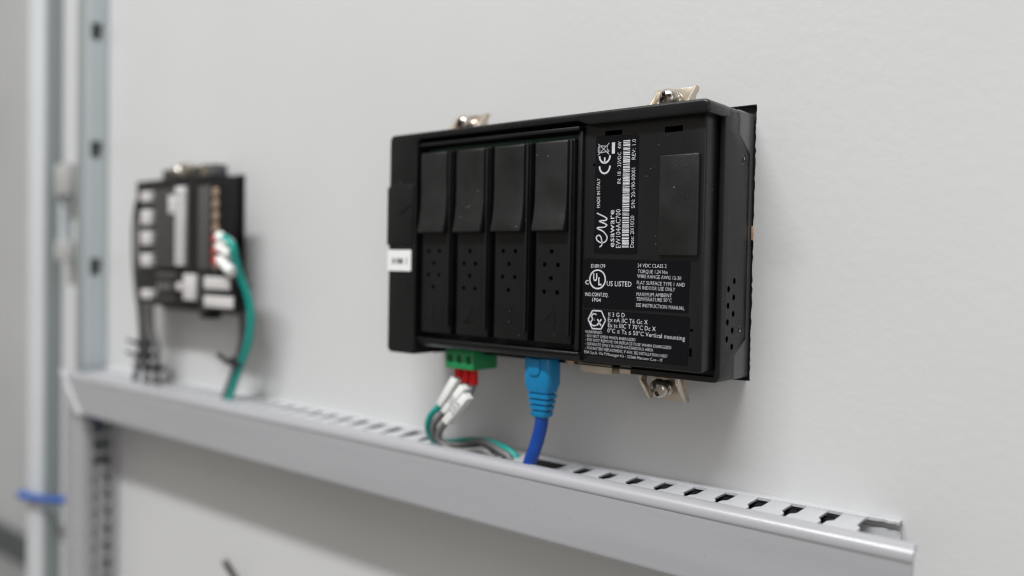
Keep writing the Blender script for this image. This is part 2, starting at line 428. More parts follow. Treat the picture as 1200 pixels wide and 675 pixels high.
sk = obj('name_sticker', MB().prism(rrect(-75.0, -60.6, -11.5, -2.5, 0.5), 1, -34.15, -33.85), M_STICKER, T)
tag(sk, 'white name sticker reading IHM 1')
tx = MB(); text(tx, 'IHM 1', (-72.1, -8.6), (-62.9, -8.6), 2.7, -34.22, 0.012); obj('lettering', tx, M_INK, sk)

# printed labels on the deck
YL, YT = -30.66, -30.70
def plate(corners, r=0.9):
    c = [Vector(p) for p in corners]; pts = []
    for i in range(4):
        p, a, b = c[i], c[i-1], c[(i+1) % 4]
        e0 = (a - p).normalized()*r; e1 = (b - p).normalized()*r
        for k in range(5):
            t = k/4; pts.append(tuple((p + e0)*(1-t)**2 + p*2*t*(1-t) + (p + e1)*t*t))
    return MB().prism(pts, 1, YL, -30.4)
L1 = obj('type_label', plate([(29.5, 38.0), (47.1, 37.4), (47.3, -3.7), (29.5, -3.5)]), M_LABEL, T); tag(L1, 'tall black label with barcode printed sideways')
L2 = obj('rating_label', plate([(25.4, -5.35), (67.8, -6.05), (67.3, -23.1), (25.3, -22.9)]), M_LABEL, T); tag(L2, 'black label reading US LISTED')
L3 = obj('warning_label', plate([(25.4, -23.6), (68.0, -24.2), (67.6, -40.6), (25.3, -39.85)]), M_LABEL, T); tag(L3, 'black label of hazard warnings')
ROTL = [('MADE IN ITALY', (31.83, 12.75), (31.57, 23.18), 1.29, 1), ('esaware', (38.15, -1.26), (37.82, 11.77), 2.2, 1),
        ('EW104AC700', (40.73, -1.52), (40.39, 11.97), 1.9, 0), ('IN: 18 - 32VDC  4W', (40.24, 20.88), (40.18, 35.58), 1.45, 0),
        ('Date: 20/10/20', (46.1, -1.39), (45.97, 9.59), 1.5, 0), ('S/N: 20-190-00001', (46.21, 12.19), (46.01, 26.02), 1.5, 0), ('REV: 1.0', (46.01, 28.95), (45.98, 35.91), 1.5, 0)]
tx = MB()
for s, p, q, h, b in ROTL: text(tx, s, p, q, h, YT, 0.0 if b else -0.008)
obj('lettering', tx, M_PRINT, L1)
bc = MB(); z = -1.4; rnd = random.Random(3)
while z < 35.9:
    wd = rnd.choice([0.16, 0.16, 0.32, 0.32, 0.5]); 
    xl = 41.28 - 0.3*(z + 1.5)/37.5
    bc.add([(xl, YT, z), (xl + 2.75, YT, z), (xl + 2.75, YT, min(36, z + wd)), (xl, YT, min(36, z + wd))], [(0, 1, 2, 3)])
    z += wd + rnd.choice([0.14, 0.14, 0.26, 0.4])
obj('barcode', bc, M_PRINT, L1)
ce = MB()
def arc(cx, cz, rx, rz, a0, a1, n=16): return [(cx + rx*math.cos(R(a0 + (a1-a0)*i/n)), cz + rz*math.sin(R(a0 + (a1-a0)*i/n))) for i in range(n + 1)]
# CE, read upwards: letters turned a quarter turn left, openings facing up
ce.ribbon(arc(33.45, 27.4, 2.2, 2.6, 180, 360), 0.62, YT)
ce.ribbon(arc(33.4, 31.0, 2.2, 2.5, 180, 360), 0.62, YT)
ce.ribbon([(33.4, 28.6), (33.4, 30.4)], 0.55, YT)
obj('conformity_mark', ce, M_PRINT, L1)
wb = MB()     # crossed-out wheeled bin, lying on its side
wb.ribbon([(30.5, 31.4), (35.2, 35.4)], 0.2, YT); wb.ribbon([(30.5, 35.4), (35.2, 31.4)], 0.2, YT)
wb.ribbon([(31.2, 32.1), (31.2, 34.7), (34.4, 34.3), (34.4, 32.5), (31.2, 32.1)], 0.22, YT)
wb.ribbon(arc(31.2, 33.4, 0.7, 1.3, 90, 270, 8), 0.2, YT); wb.ribbon(arc(34.7, 32.6, 0.4, 0.4, 0, 360, 10), 0.2, YT)
wb.add([(36.3, YT, 31.55), (37.55, YT, 31.55), (37.55, YT, 35.45), (36.3, YT, 35.45)], [(0, 1, 2, 3)])
obj('bin_symbol', wb, M_PRINT, L1)
lg = MB()     # handwritten ew emblem
def smooth2(P, sub=6):
    Q = [Vector(p) for p in P]; Q = [Q[0]*2 - Q[1]] + Q + [Q[-1]*2 - Q[-2]]; out = []
    for i in range(1, len(Q) - 2):
        for k in range(sub):
            t = k/sub; p0, p1, p2, p3 = Q[i-1:i+3]
            out.append(0.5*((2*p1) + (p2-p0)*t + (2*p0 - 5*p1 + 4*p2 - p3)*t*t + (3*p1 - p0 - 3*p2 + p3)*t**3))
    return out + [Q[-2]]
EW = [(0, 42), (10, 29), (30, 29), (54, 35), (63, 47), (54, 60), (37, 56), (25, 37), (26, 14), (42, 1), (62, 4), (84, 25), (99, 55), (104, 50), (105, 20), (114, 3), (124, 14), (136, 44), (140, 38), (141, 12), (150, 3), (161, 18), (181, 60)]
lg.ribbon(smooth2([(30.41 + (62 - t)*4.67/62, -1.26 + u*12.24/183) for u, t in EW]), 0.42, YT)
obj('emblem', lg, M_PRINT, L1)
UL = [('E189179', (28.58, -8.68), (34.53, -8.65), 1.29, 1), ('c', (26.16, -14.64), (27.66, -14.66), 2.3, 1), ('US LISTED', (35.38, -14.97), (45.5, -14.96), 1.74, 1),
      ('IND.CONT.EQ.', (26.27, -18.84), (36.1, -18.78), 1.30, 1), ('1P04', (29.38, -20.73), (32.96, -20.77), 1.29, 1),
      ('24 VDC CLASS 2', (47.76, -8.17), (58.98, -8.28), 1.25, 0), ('TORQUE 1,24 Nm', (47.94, -10.2), (59.47, -10.31), 1.24, 0),
      ('WIRE RANGE AWG 12-30', (47.72, -11.84), (64.55, -12.23), 1.24, 0), ('FLAT SURFACE TYPE 1 AND', (47.65, -14.05), (65.94, -14.37), 1.24, 0),
      ('4X INDOOR USE ONLY', (47.69, -15.75), (62.4, -16.06), 1.24, 0), ('MAXIMUM AMBIENT', (47.62, -18.07), (61.22, -18.08), 1.24, 0),
      ('TEMPERATURE 50°C', (47.53, -19.72), (61.26, -19.73), 1.24, 0), ('SEE INSTRUCTION MANUAL', (47.45, -21.76), (66.03, -22.14), 1.24, 0)]
tx = MB()
for s, p, q, h, b in UL: text(tx, s, p, q, h, YT, 0.0 if b else -0.01)
text(tx, 'U', (29.55, -13.3), (31.25, -13.3), 2.6, YT, 0.03); text(tx, 'L', (31.75, -14.75), (33.15, -14.75), 2.6, YT, 0.03)
obj('lettering', tx, M_PRINT, L2)
rg = MB(); rg.ribbon(arc(31.4, -12.74, 3.3, 3.3, 0, 360, 40), 0.5, YT)
obj('circle_mark', rg, M_PRINT, L2)
EX = [('II 3 G D', (36.34, -25.74), (43.05, -25.72), 1.51, 2), ('Ex nA IIC T6 Gc X', (36.18, -27.6), (52.27, -27.66), 1.51, 2), ('Ex tc IIIC T 70°C Dc X', (36.23, -29.47), (55.39, -29.78), 1.51, 2),
      ('0°C ≤ Ta ≤ 50°C Vertical mounting', (36.07, -31.39), (66.47, -32.19), 1.51, 2), ('WARNINGS:', (26.67, -32.17), (33.87, -32.1), 1.01, 1),
      ('- DO NOT OPEN WHEN ENERGIZED', (26.71, -33.55), (47.56, -33.75), 1.01, 1), ('- DO NOT REMOVE OR REPLACE FUSE WHEN ENERGIZED', (26.74, -34.95), (61.49, -35.46), 1.01, 1),
      ('- SEPARATE ONLY IN NON-HAZARDOUS AREA', (26.78, -36.43), (54.62, -36.76), 1.00, 1), ('- FOR BATTERY REPLACEMENT, IF ANY, SEE INSTALLATION SHEET', (26.82, -37.92), (60.2, -38.43), 1.01, 1),
      ('ESA S.p.A. Via P.Mascagni 4/a - 22066 Mariano C.se - IT', (26.35, -39.44), (58.37, -39.97), 1.01, 1)]
tx = MB()
for s, p, q, h, b in EX: text(tx, s, p, q, h, YT, -0.004 if b == 2 else -0.01)
obj('lettering', tx, M_PRINT, L3)
hx = MB(); H = [(27.75, -27.2), (29.55, -23.95), (33.35, -23.95), (35.15, -27.2), (33.35, -30.4), (29.55, -30.4)]
for i in range(6): hx.ribbon([H[i], H[(i+1) % 6]], 0.45, YT)
hx.ribbon(smooth2([(31.3, -25.3), (30.0, -25.1), (29.2, -26.1), (30.0, -27.1), (30.9, -27.15)]), 0.42, YT)
hx.ribbon(smooth2([(30.9, -27.15), (29.7, -27.2), (28.9, -28.3), (29.8, -29.3), (31.2, -29.2)]), 0.42, YT)
hx.ribbon([(31.5, -29.2), (33.4, -26.9)], 0.5, YT); hx.ribbon([(31.7, -26.9), (33.3, -29.2)], 0.5, YT)
obj('hexagon_mark', hx, M_PRINT, L3)

# connector shells under the terminal
obj('port_shell', MB().box(16.6, 32.0, -21.0, -12, -47.8, -44, 0.4), M_NICKEL, T)
obj('port_shell', MB().box(34.6, 39.6, -20, -13, -47.0, -44, 0.3), M_NICKEL, T)
p = at(667.5, 423, -23); obj('port_shell', MB().box(p.x - 2.2, p.x + 1.8, -23, -14, p.z - 1.1, -42, 0.3), M_COPPER, T)

obj('adhesive_scrap', MB().box(75.15, 75.85, -0.45, 0.7, 2.0, 7.0, 0.2), mat('tan_adhesive', (0.42, 0.27, 0.17), 0.6, vary=0.2, vscale=400), T)
# clamp brackets with pan-head screws
def phillips(mb, c, r):
    """pan head facing the viewer at c"""
    mb.lathe([(r*0.98, 0), (r, 0.5), (r*0.93, 1.5), (r*0.72, 2.5), (r*0.42, 3.05), (r*0.15, 3.2)], c, (0, -1, 0), 28)
def bracket(x0, x1, sgn, label=None):
    zb = 46.3*sgn; Z = lambda d: zb + sgn*d
    br = MB(); t = 1.3
    prof = [(-15.4, Z(-1)), (-19.5, Z(-1)), (-19.5, Z(2.2)), (-13.0, Z(9.6)), (-10.8, Z(9.6)), (-10.8, Z(8.2)), (-15.4, Z(3.4))]
    for a in (x0, x1 - t): br.prism(prof, 0, a, a + t, 0.2)
    br.box(x0 + t, x1 - t, -12.0, -10.6, min(Z(-1), Z(9.4)), max(Z(-1), Z(9.4)), 0.1)
    b = obj('mounting_bracket', br, M_NICKEL, T)
    xc = x0 + (x1 - x0)*0.47; zc = Z(5.0)
    sc = MB(); phillips(sc, (xc, -17.0, zc), 3.7)
    so = obj('screw', sc, M_SCREW, b)
    c = MB()
    for a in (0.35, 0.35 + math.pi/2):
        d = Vector((math.cos(a), 0, math.sin(a))); n = Vector((-math.sin(a), 0, math.cos(a)))
        P = Vector((xc, 0, zc)); vs = []
        for y, L_, W_ in ((-20.7, 2.75, 0.72), (-17.6, 1.6, 0.5)):
            for i, j in ((1, 1), (-1, 1), (-1, -1), (1, -1)): vs.append(P + d*L_*i + n*W_*j + Vector((0, y, 0)))
        c.add(vs, [(0, 1, 2, 3), (7, 6, 5, 4), (0, 4, 5, 1), (1, 5, 6, 2), (2, 6, 7, 3), (3, 7, 4, 0)])
    cut(so, c)
    nt = MB().cyl((xc, -17.1, zc), (xc, -12.0, zc), 2.0, n=20)
    nt.lathe([(2.9, 0), (2.9, 1.2), (2.3, 1.9), (2.0, 2.1)], (xc + 0.2, -11.95, zc), (0, -1, 0), 20)
    obj('screw_shank', nt, M_SCREW, b)
bracket(43.3, 59.3, 1); bracket(-55.0, -38.0, 1); bracket(42.3, 58.3, -1)

# ------------------------------------------------------------------ green plug and its three wires
G = thing('terminal_plug', (-37.6, -20.5, -51.3), 'green three way screw terminal plug under the large black terminal', 'connector')
gb = MB().prism([(-28.0, -51.3), (-28.0, -45.0), (-27.0, -42.0), (-13.0, -42.0), (-13.0, -51.3)], 0, -45.4, -29.8, 0.25)
gb = obj('body', gb, M_GREEN, G)
c = MB()
XS = [-42.6, -37.5, -32.3]
for x in XS: c.cyl((x, -30, -47.3), (x, -25.4, -47.3), 1.75, n=18)
for x in XS: c.box(x - 1.7, x + 1.7, -23.0, -18.6, -53, -49)
cut(gb, c)
for x in XS:
    s = obj('clamp_screw', MB().lathe([(1.6, 0), (1.6, 0.8), (1.3, 1.1)], (x, -25.2, -47.3), (0, -1, 0), 16), M_SCREW, G)
    cut(s, MB().box(x - 2, x + 2, -27, -25.95, -47.55, -47.05))
YF = -21.0
FX = [(-41.0, 'teal wire with small white marker, leftmost under the green plug', M_TEAL), (-37.0, 'grey wire with the middle white marker under the green plug', M_GREYWIRE), (-33.0, 'grey wire with the front white marker reading 203', M_GREYWIRE)]
ferr = [((537.5, 429), (537.6, 443.3)), ((546.5, 431), (546.0, 448)), ((555.3, 433), (554.6, 450.5))]
marks = [[(528.5, 441.1), (534.7, 446.1), (515.7, 477.5), (511.2, 472)], [(538, 451.1), (543, 457), (520.3, 485.5), (516, 480.6)], [(542, 461.1), (547.3, 468), (522.7, 498.3), (517, 492)]]
paths = [[(537.6, 443), (533.5, 451), (523, 466), (514.5, 477), (506, 485), (501.5, 497), (504, 510), (510.5, 516.5), (527, 518), (551, 516), (570, 517.5), (584, 522.5), (603, 534)],
         [(546, 448), (541, 456), (530, 470), (518.5, 485), (510.5, 494), (508, 503), (512, 514), (525, 520.5), (543, 521.5), (560, 517.5), (572, 520.5), (586.5, 529), (598, 538)],
         [(554.6, 450), (550, 461), (534, 480), (521.5, 496), (515.5, 505), (515, 515), (525, 525.5), (539, 528.5), (552, 528), (563, 527.5), (570, 530), (576, 535), (581, 541)]]
depths = [[-21, -21, -21.5, -22, -22, -21, -18, -15, -12, -10, -9, -9.5, -10],
          [-21, -22, -23.5, -24, -24, -23, -21, -19, -16, -14.5, -14, -14, -14],
          [-21, -23, -25.5, -26.5, -26, -25, -24, -22.5, -20, -18.5, -18, -17.5, -17]]
mdep = [-25.6, -27.8, -30.2]
for k in range(3):
    P = [at(u, v, d) for (u, v), d in zip(paths[k], depths[k])]
    W = thing('signal_wire', tuple(P[-1]), FX[k][1], 'wire', 'three wires of the green plug')
    P2 = P + [P[-1] + Vector((5, 0, -9))]
    obj('insulation', MB().tube(P2, 1.45, 12), FX[k][2], W)
    (u0, v0), (u1, v1) = ferr[k]
    a, b = at(u0, v0, YF), at(u1, v1, YF)
    obj('ferrule', MB().lathe([(1.55, 0), (1.75, 1), (1.9, (b - a).length*0.6), (2.05, (b - a).length), (1.6, (b - a).length + 0.05)], a, b - a, 18), M_RED, W)
    C = [at(u, v, mdep[k]) for u, v in marks[k]]
    mk = MB()
    vs = C + [p + Vector((0, 4.2, 0)) for p in C]
    b_ = bmesh.new(); vv = [b_.verts.new(p) for p in vs]
    for f in ((0, 1, 2, 3), (7, 6, 5, 4), (0, 4, 5, 1), (1, 5, 6, 2), (2, 6, 7, 3), (3, 7, 4, 0)): b_.faces.new([vv[i] for i in f])
    bmesh.ops.recalc_face_normals(b_, faces=b_.faces)
    bmesh.ops.bevel(b_, geom=list(b_.edges), offset=0.2, segments=2, profile=0.5, affect='EDGES')
    mk._merge(b_); mo = obj('marker_sleeve', mk, M_STICKER, W)
    if k:
        e0 = (C[3] + C[2])/2; e1 = (C[0] + C[1])/2; nrm = ((C[0] - C[1]).normalized())
        p0 = e0 + (e1 - e0)*0.34 - nrm*1.1; p1 = e0 + (e1 - e0)*(0.72 if k == 2 else 0.62) - nrm*1.1
        tx = MB(); text(tx, '203' if k == 2 else '202', (p0.x, p0.z), (p1.x, p1.z), 2.3, mdep[k] - 0.06, 0.0)
        obj('lettering', tx, M_INK, mo)

# ------------------------------------------------------------------ blue network cable
NC = thing('network_cable', (2.2, -23.5, -90), 'blue network cable with light blue ribbed boot plugged under the terminal', 'cable')
bo = MB()
def rings(mb, secs):
    """loft of rounded rectangles (cx, cy, hx, hy, z)"""
    n = 24; vs = []; fs = []
    for cx, cy, hx, hy, z in secs:
        for i in range(n):
            t = 2*math.pi*i/n; cc, ss = math.cos(t), math.sin(t); e = 0.42
            vs.append((cx + hx*math.copysign(abs(cc)**e, cc), cy + hy*math.copysign(abs(ss)**e, ss), z))
    for k in range(len(secs) - 1):
        for i in range(n): fs.append((k*n + i, k*n + (i+1) % n, (k+1)*n + (i+1) % n, (k+1)*n + i))
    fs += [tuple(range(n))[::-1], tuple(range((len(secs)-1)*n, len(secs)*n))]
    return mb.add(vs, fs)
secs = [(2.2, -23.7, 6.2, 4.5, -43.6), (2.2, -23.7, 6.3, 4.6, -44.2), (2.2, -23.7, 6.3, 4.6, -53.2), (2.2, -23.7, 5.3, 3.9, -56.6)]
z = -56.8; hx_, hy_ = 5.2, 3.9
for k in range(4):
    secs += [(2.3, -23.7, hx_ - 0.75, hy_ - 0.75, z), (2.3, -23.7, hx_ - 0.75, hy_ - 0.75, z - 0.55), (2.3, -23.7, hx_ + 0.05, hy_ + 0.05, z - 0.7), (2.3, -23.7, hx_ - 0.05, hy_ - 0.05, z - 2.1)]
    z -= 2.2; hx_ -= 0.45; hy_ -= 0.25
secs += [(2.3, -23.7, hx_, hy_, z - 0.6), (2.3, -23.7, hx_ - 0.6, hy_ - 0.6, z - 0.9)]
rings(bo, secs)
boot = obj('boot', bo, M_BOOT, NC)
obj('latch_guard', MB().prism(rrect(-1.0, 4.6, -50.3, -43.7, 2.2, 'bl br'), 1, -28.9, -27.9, 0.35), M_BOOT, boot)
obj('plug', MB().box(-3.2, 7.6, -27, -20, -43.5, -40.5, 0.3), M_DARKWIRE, NC)
pts = [Vector((2.3, -23.7, -64)), Vector((2.2, -23.7, -69)), at(630, 515, -24), at(624, 533, -25), at(617, 552, -25)]
pts.append(pts[-1] + Vector((-6, 3, -9)))
obj('jacket', MB().tube(pts, 2.65, 16), M_BLUE, NC)

# ------------------------------------------------------------------ wiring ducts
def ztop(x): return -86.0 - 1.7*math.exp(-((x - 5)/75.0)**2)
D = thing('wiring_duct', (-130, 0, -112), 'long grey slotted wiring duct running below both modules', 'cable duct')
xs_ = [-402 + 12*k for k in range(44)] + [118.0]
xs_ = sorted(x for x in xs_ if x <= 118) 
band = MB(); vs = []; fs = []
def bandy(x): return -4.0
for x in xs_:
    zt = ztop(x)
    vs += [(x, -0.02, zt + 0.1), (x, -4.0, zt - 0.12), (x, -4.0, zt - 1.07), (x, -0.02, zt - 1.0)]
n = len(xs_)
for i in range(n - 1):
    for k in range(4): fs.append((4*i + k, 4*i + (k+1) % 4, 4*i + 4 + (k+1) % 4, 4*i + 4 + k))
fs += [(0, 1, 2, 3), (4*n-4, 4*n-3, 4*n-2, 4*n-1)]
band.add(vs, fs)
# broken tail of the band at the open right end
zt = ztop(123)
band.prism([(118.0, -0.02), (118.0, -3.4), (121.2, -3.0), (122.4, -2.5), (124.2, -3.4), (126.2, -2.7), (127.4, -4.1), (127.6, -0.02)], 2, zt - 1.2, zt, 0.12)
obj('side_wall', band, M_DUCT_LIT, D)
base = MB(); zl = -111.2
base.prism([(-401, -89.5), (127.6, -89.5), (127.6, -111.0), (-401, -111.0)], 1, -1.6, -0.02)
obj('back_plate', base, M_DUCT_LIT, D)
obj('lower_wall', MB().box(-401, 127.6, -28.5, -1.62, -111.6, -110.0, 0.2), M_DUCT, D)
# fingers, one mesh shared
fp = [(-3.55, -4.0), (-3.55, -12.2), (-3.8, -13.1), (-5.0, -14.6), (-5.2, -15.8), (-5.2, -27.6), (5.2, -27.6), (5.2, -15.8), (5.0, -14.6), (3.8, -13.1), (3.55, -12.2), (3.55, -4.0)]
fm = MB(); fm.prism(fp, 2, -0.95, 0.0, 0.22, 2)
for v in fm.bm.verts: v.co.z += 0.055*(v.co.y + 4.0)
fme = finish(fm.bm, 'finger', M_DUCT_LIT, Vector((0, -15, 0)))
for k in range(43):
    xf = 114.2 - 12.0*k
    if abs(xf + 5.8) < 1 or xf < -399: continue
    o = bpy.data.objects.new('finger', fme); COL.objects.link(o); o.parent = D
    o.location = Vector((xf, -15, ztop(xf) - 0.12))*MM - D.location
    o.rotation_euler = (R(random.uniform(-1.0, 0.6)), 0, R(random.uniform(-0.5, 0.5)))
# cover: rolled lips top and bottom, mitred at its left end
out = []
for a in range(0, 91, 15): out.append((-27.9 - 3.7*math.sin(R(a)), -88.5 + 3.7*math.cos(R(a))))
out = [(-26.6, -84.8)] + out + [(-31.55, -89.3), (-31.3, -89.6), (-31.3, -90.0), (-31.25, -109.4)]
for a in range(0, 91, 18): out.append((-29.1 - 2.1*math.cos(R(a)), -110.2 - 2.0*math.sin(R(a))))
out += [(-26.8, -112.2)]
inn = [(y + (1.5 if y < -29.5 else 0.0), z) for y, z in out]
inner = [(-26.8, -110.9), (-28.8, -110.6), (-29.5, -109.4), (-29.6, -90.0), (-29.4, -88.2), (-28.4, -86.8), (-26.6, -86.1)]
prof = out + inner
cvr = MB(); nprof = len(prof); vs = []
for y, z in prof: vs.append((-403 + 27*(-84.8 - z)/27.4, y, z))
for y, z in prof: vs.append((138.6, y, z))
fs = [(i, (i+1) % nprof, nprof + (i+1) % nprof, nprof + i) for i in range(nprof)] + [tuple(range(nprof)), tuple(range(nprof, 2*nprof))[::-1]]
cvr.add(vs, fs)
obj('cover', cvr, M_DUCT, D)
obj('lit_mitre_edge', MB().prism([(-406.5, -84.7), (-401.5, -84.7), (-374.0, -112.3), (-381.5, -112.3)], 1, -32.3, -29.2, 0.8, 3), M_DUCT_LIT, D)  # bar for the brightly lit cut edge, its light put into paler pvc
for yy, zz, rr, lb in ((-5.3, -91.7, 3.2, 'added black cable lying against the back inside the long duct'), (-12, -92.6, 3.4, 'second added black cable from the back inside the long duct'), (-19, -92.6, 3.4, 'third added black cable from the back inside the long duct'), (-25.6, -93, 3.0, 'added black cable lying behind the cover inside the long duct')):
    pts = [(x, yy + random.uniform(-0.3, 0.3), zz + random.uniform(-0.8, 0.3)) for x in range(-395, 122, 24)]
    tag(obj('added_duct_cable', MB().tube(pts, rr, 10, 4), M_JACKET), lb, 'cable', 'cables added inside the long duct')  # black cables added to darken what shows through the slots

V = thing('wiring_duct', (-402, 0, -420), 'upright grey slotted wiring duct at the lower left, meeting the long one', 'cable duct')
X0, X1 = -415.5, -385.5
for xx, lb in ((-394.2, 'thick pale grey cable added inside the upright duct behind its slots'),):
    tag(obj('added_duct_cable', MB().tube([(xx, -11.5 + random.uniform(-1, 1), z) for z in range(-410, -124, 26)], 6.2, 14, 4), mat('pale_slot_filler', (0.50, 0.50, 0.51), 0.5)), lb, 'cable')  # filler added behind the slots, its pale colour standing for light inside
cv = MB(); prof = [(X0, -18), (X0, -22.6), (X0 + 0.7, -24), (X0 + 2, -24.4), (X1 - 2, -24.4), (X1 - 0.6, -24), (X1, -22.6), (X1, -18), (X1 - 1.4, -18), (X1 - 1.4, -22.6), (X0 + 1.4, -22.6), (X0 + 1.4, -18)]
vs = [(x, y, -420) for x, y in prof] + [(x, y, -86.5 - (x - X0)*0.95) for x, y in prof]; n = len(prof)
cv.add(vs, [(i, (i+1) % n, n + (i+1) % n, n + i) for i in range(n)] + [tuple(range(n)), tuple(range(n, 2*n))[::-1]])
obj('cover', cv, M_DUCT, V)
obj('back_plate', MB().box(X0 + 1, X1, -1.6, -0.02, -420, -113), M_DUCT, V)
obj('side_wall', MB().box(X1 - 2.2, X1 - 0.4, -5.5, -1.62, -420, -113), M_DUCT, V)
fm = MB().prism([(-5.5, -1.5), (-16, -1.5), (-17.5, -2.2), (-21, -2.2), (-21, 2.2), (-17.5, 2.2), (-16, 1.5), (-5.5, 1.5)], 0, -0.8, 0.8, 0.12)
fme = finish(fm.bm, 'finger', M_DUCT, Vector((0, -12, 0)))
for k in range(25):
    z = -118 - 12*k
    o = bpy.data.objects.new('finger', fme); COL.objects.link(o); o.parent = V
    o.location = Vector((X1 - 1.3, -12, z))*MM - V.location

# ------------------------------------------------------------------ steel frame at the left
tag(obj('wire_end', MB().tube([at(103, 489, -21), at(108, 488, -20), at(113, 493, -17), at(114, 500, -10)], 2.2, 10), mat('navy_insulation', (0.006, 0.03, 0.10), 0.4)), 'dark blue wire end tucked in the corner where the ducts meet', 'wire')
TU = thing('perforated_rail', (-411, -7.5, -500), 'blue grey steel rail with square mounting holes along the wall edge', 'rail')
rail = MB().box(-417, -405, -15.5, -0.05, -500, 600, 0.8, 2)
ro = obj('tube', rail, M_STEEL, TU)
M_HOLE_SHADE = mat('dim_cavity', (0.10, 0.11, 0.11), 0.6)
c = MB(); hz = [149.6 + 82*k for k in range(-7, 6)]
for z in hz: c.box(-412.5, -403, -12.2, -3.8, z - 6, z + 6)
cut(ro, c)
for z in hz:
    if -420 < z < 300: obj('hole_shade', MB().box(-414, -410.6, -13.0, -3.0, z - 6.6, z + 6.6), M_HOLE_SHADE, TU)  # dark plates standing for the shade inside the holes
P = thing('cabinet_post', (-500, 0, -900), 'pale upright cabinet post nearest the left edge', 'post')
obj('post', MB().prism([(-507, -14.0), (-480.3, -14.0), (-480.3, 200), (-507, 200)], 2, -900, 900, 1.2), M_POST, P)
obj('shade_strip', MB().box(-480.25, -478.5, -11.5, -0.05, -900, 900, 0.5), mat('grey_strip', (0.26, 0.29, 0.29), 0.6), P)  # darker strip standing for the shade on the post's right face
obj('rail_front_strip', MB().box(-416.6, -406.5, -16.6, -15.4, -500, 600, 0.4), bpy.data.materials['grey_strip'], TU)  # darker grey strip over the rail's front face
M_HINGE = mat('hinge_grey', (0.40, 0.40, 0.395), 0.45)
H = thing('door_hinge', (-478, -8, -10), 'small pale hinge with two knuckles beside the cabinet post', 'hinge')
for v0, v1 in ((193, 228), (282, 306)):
    a = at(63, v0, -12); b = at(80, v1, -12)
    k = obj('knuckle', MB().box(a.x, b.x, -12, -3.3, b.z, a.z, 0.8, 2), M_HINGE, H)
a = at(74, 225, -6); b = at(74, 290, -6)
obj('pin', MB().cyl((a.x, -6, a.z), (b.x, -6, b.z), 3.0, n=16), M_STEEL, H)
a0 = at(22, 585, -12); b0 = at(77, 588, -12)
tie = MB()
a0 = at(24, 580, -17); b0 = at(76, 586, -17)
tie.tube([a0 + Vector((0, 8, 1)), a0, a0*0.5 + b0*0.5 + Vector((0, -1.5, -0.6)), b0, b0 + Vector((1, 8, 0))], 2.8, 10)
for v in tie.bm.verts: pass
tag(obj('cable_tie', tie, M_TIEBLUE), 'bright blue strap wrapped round the pale post at lower left', 'cable tie')

# ------------------------------------------------------------------ second module, far left and out of focus
Y2 = -19.0
def q(u, v, y=Y2): return at(u, v, y)
M_TAN = mat('tan_contact', (0.42, 0.31, 0.23), 0.4, metal=0.5)
M_RIB = mat('charcoal_plastic', (0.075, 0.07, 0.07), 0.5)
N2 = thing('input_output_module', (-285, 0, -38), 'smaller blurred black module with white terminal markers at left', 'control unit')
tl = q(159.5, 212); br = q(250, 362)
X0, X1, Z0, Z1 = tl.x, -237.8, -36.5, 40.5
obj('housing', MB().box(X0, X1, Y2, 1.5, Z0, Z1, 1.0, 2), M_PLASTIC, N2)
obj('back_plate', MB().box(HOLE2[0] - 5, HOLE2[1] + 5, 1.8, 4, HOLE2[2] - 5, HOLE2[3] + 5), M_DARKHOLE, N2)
def bit(name, u0, v0, u1, v1, y, d, m, bev=0.3, parent=None):
    a = at(u0, v0, y); b = at(u1, v1, y)
    vm = (a.z + b.z)/2
    return obj(name, MB().box(a.x, b.x, y, y + d, b.z, a.z, min(bev, abs(d)*0.3), 2), m, parent or N2)
bit('marker_strip', 205, 219, 215, 311, -23, 4.2, M_MARK)
for k in range(9): bit('strip_joint', 205, 228 + 9.3*k, 215, 229.2 + 9.3*k, -23.2, 0.3, M_RIB, 0.02)
bit('name_plate', 183, 319, 206, 326, -20.5, 1.5, M_RIB)
bit('name_plate', 181, 347, 204, 352, -20.5, 1.5, M_RIB)
bit('marker_tab', 197, 229, 204, 250, -22, 3.2, M_MARK)
for k in range(10): bit('cooling_rib', 180, 224 + 9*k, 203, 230 + 9*k, -21.5, 3, M_RIB)
for v0, v1 in ((224, 237), (245, 264), (270, 288), (296, 313), (338, 351)): bit('terminal_marker', 164.5, v0 + 1, 176, v1 - 1, -23, 4.2, M_MARK)
tb = bit('terminal_block', 236, 216, 259, 318, -24.5, 6, M_PLASTIC2)
for k in range(7): 
    p = at(253, 226 + 14*k, -24.5)
    obj('contact_screw', MB().lathe([(3.2, 0), (3.2, 0.4), (2.6, 0.8)], p, (0, -1, 0), 14), M_TAN, tb)
bit('terminal_block', 219, 215, 231, 318, -23.5, 5, M_PLASTIC)
bit('terminal_edge', 232, 218, 245, 316, -25.2, 2, M_RIB)
bit('lower_block', 232, 318, 276, 366, -25, 7, M_PLASTIC)
bit('marker_label', 239, 324, 269, 340, -25.3, 0.5, M_MARK, 0.1)
bit('marker_label', 239, 346, 273, 362, -25.3, 0.5, M_MARK, 0.1)
bit('marker_label', 214.5, 321, 228, 352, -24, 5, M_MARK)
bit('marker_tab', 206, 331, 212, 340, -22, 3, M_MARK)
for u in (184, 190, 196): bit('indicator', u, 331, u + 3, 341, -21, 2, M_GREYWIRE, 0.1)
bit('foot_latch', 234, 366, 245, 374, -20, 8, M_DARKHOLE)
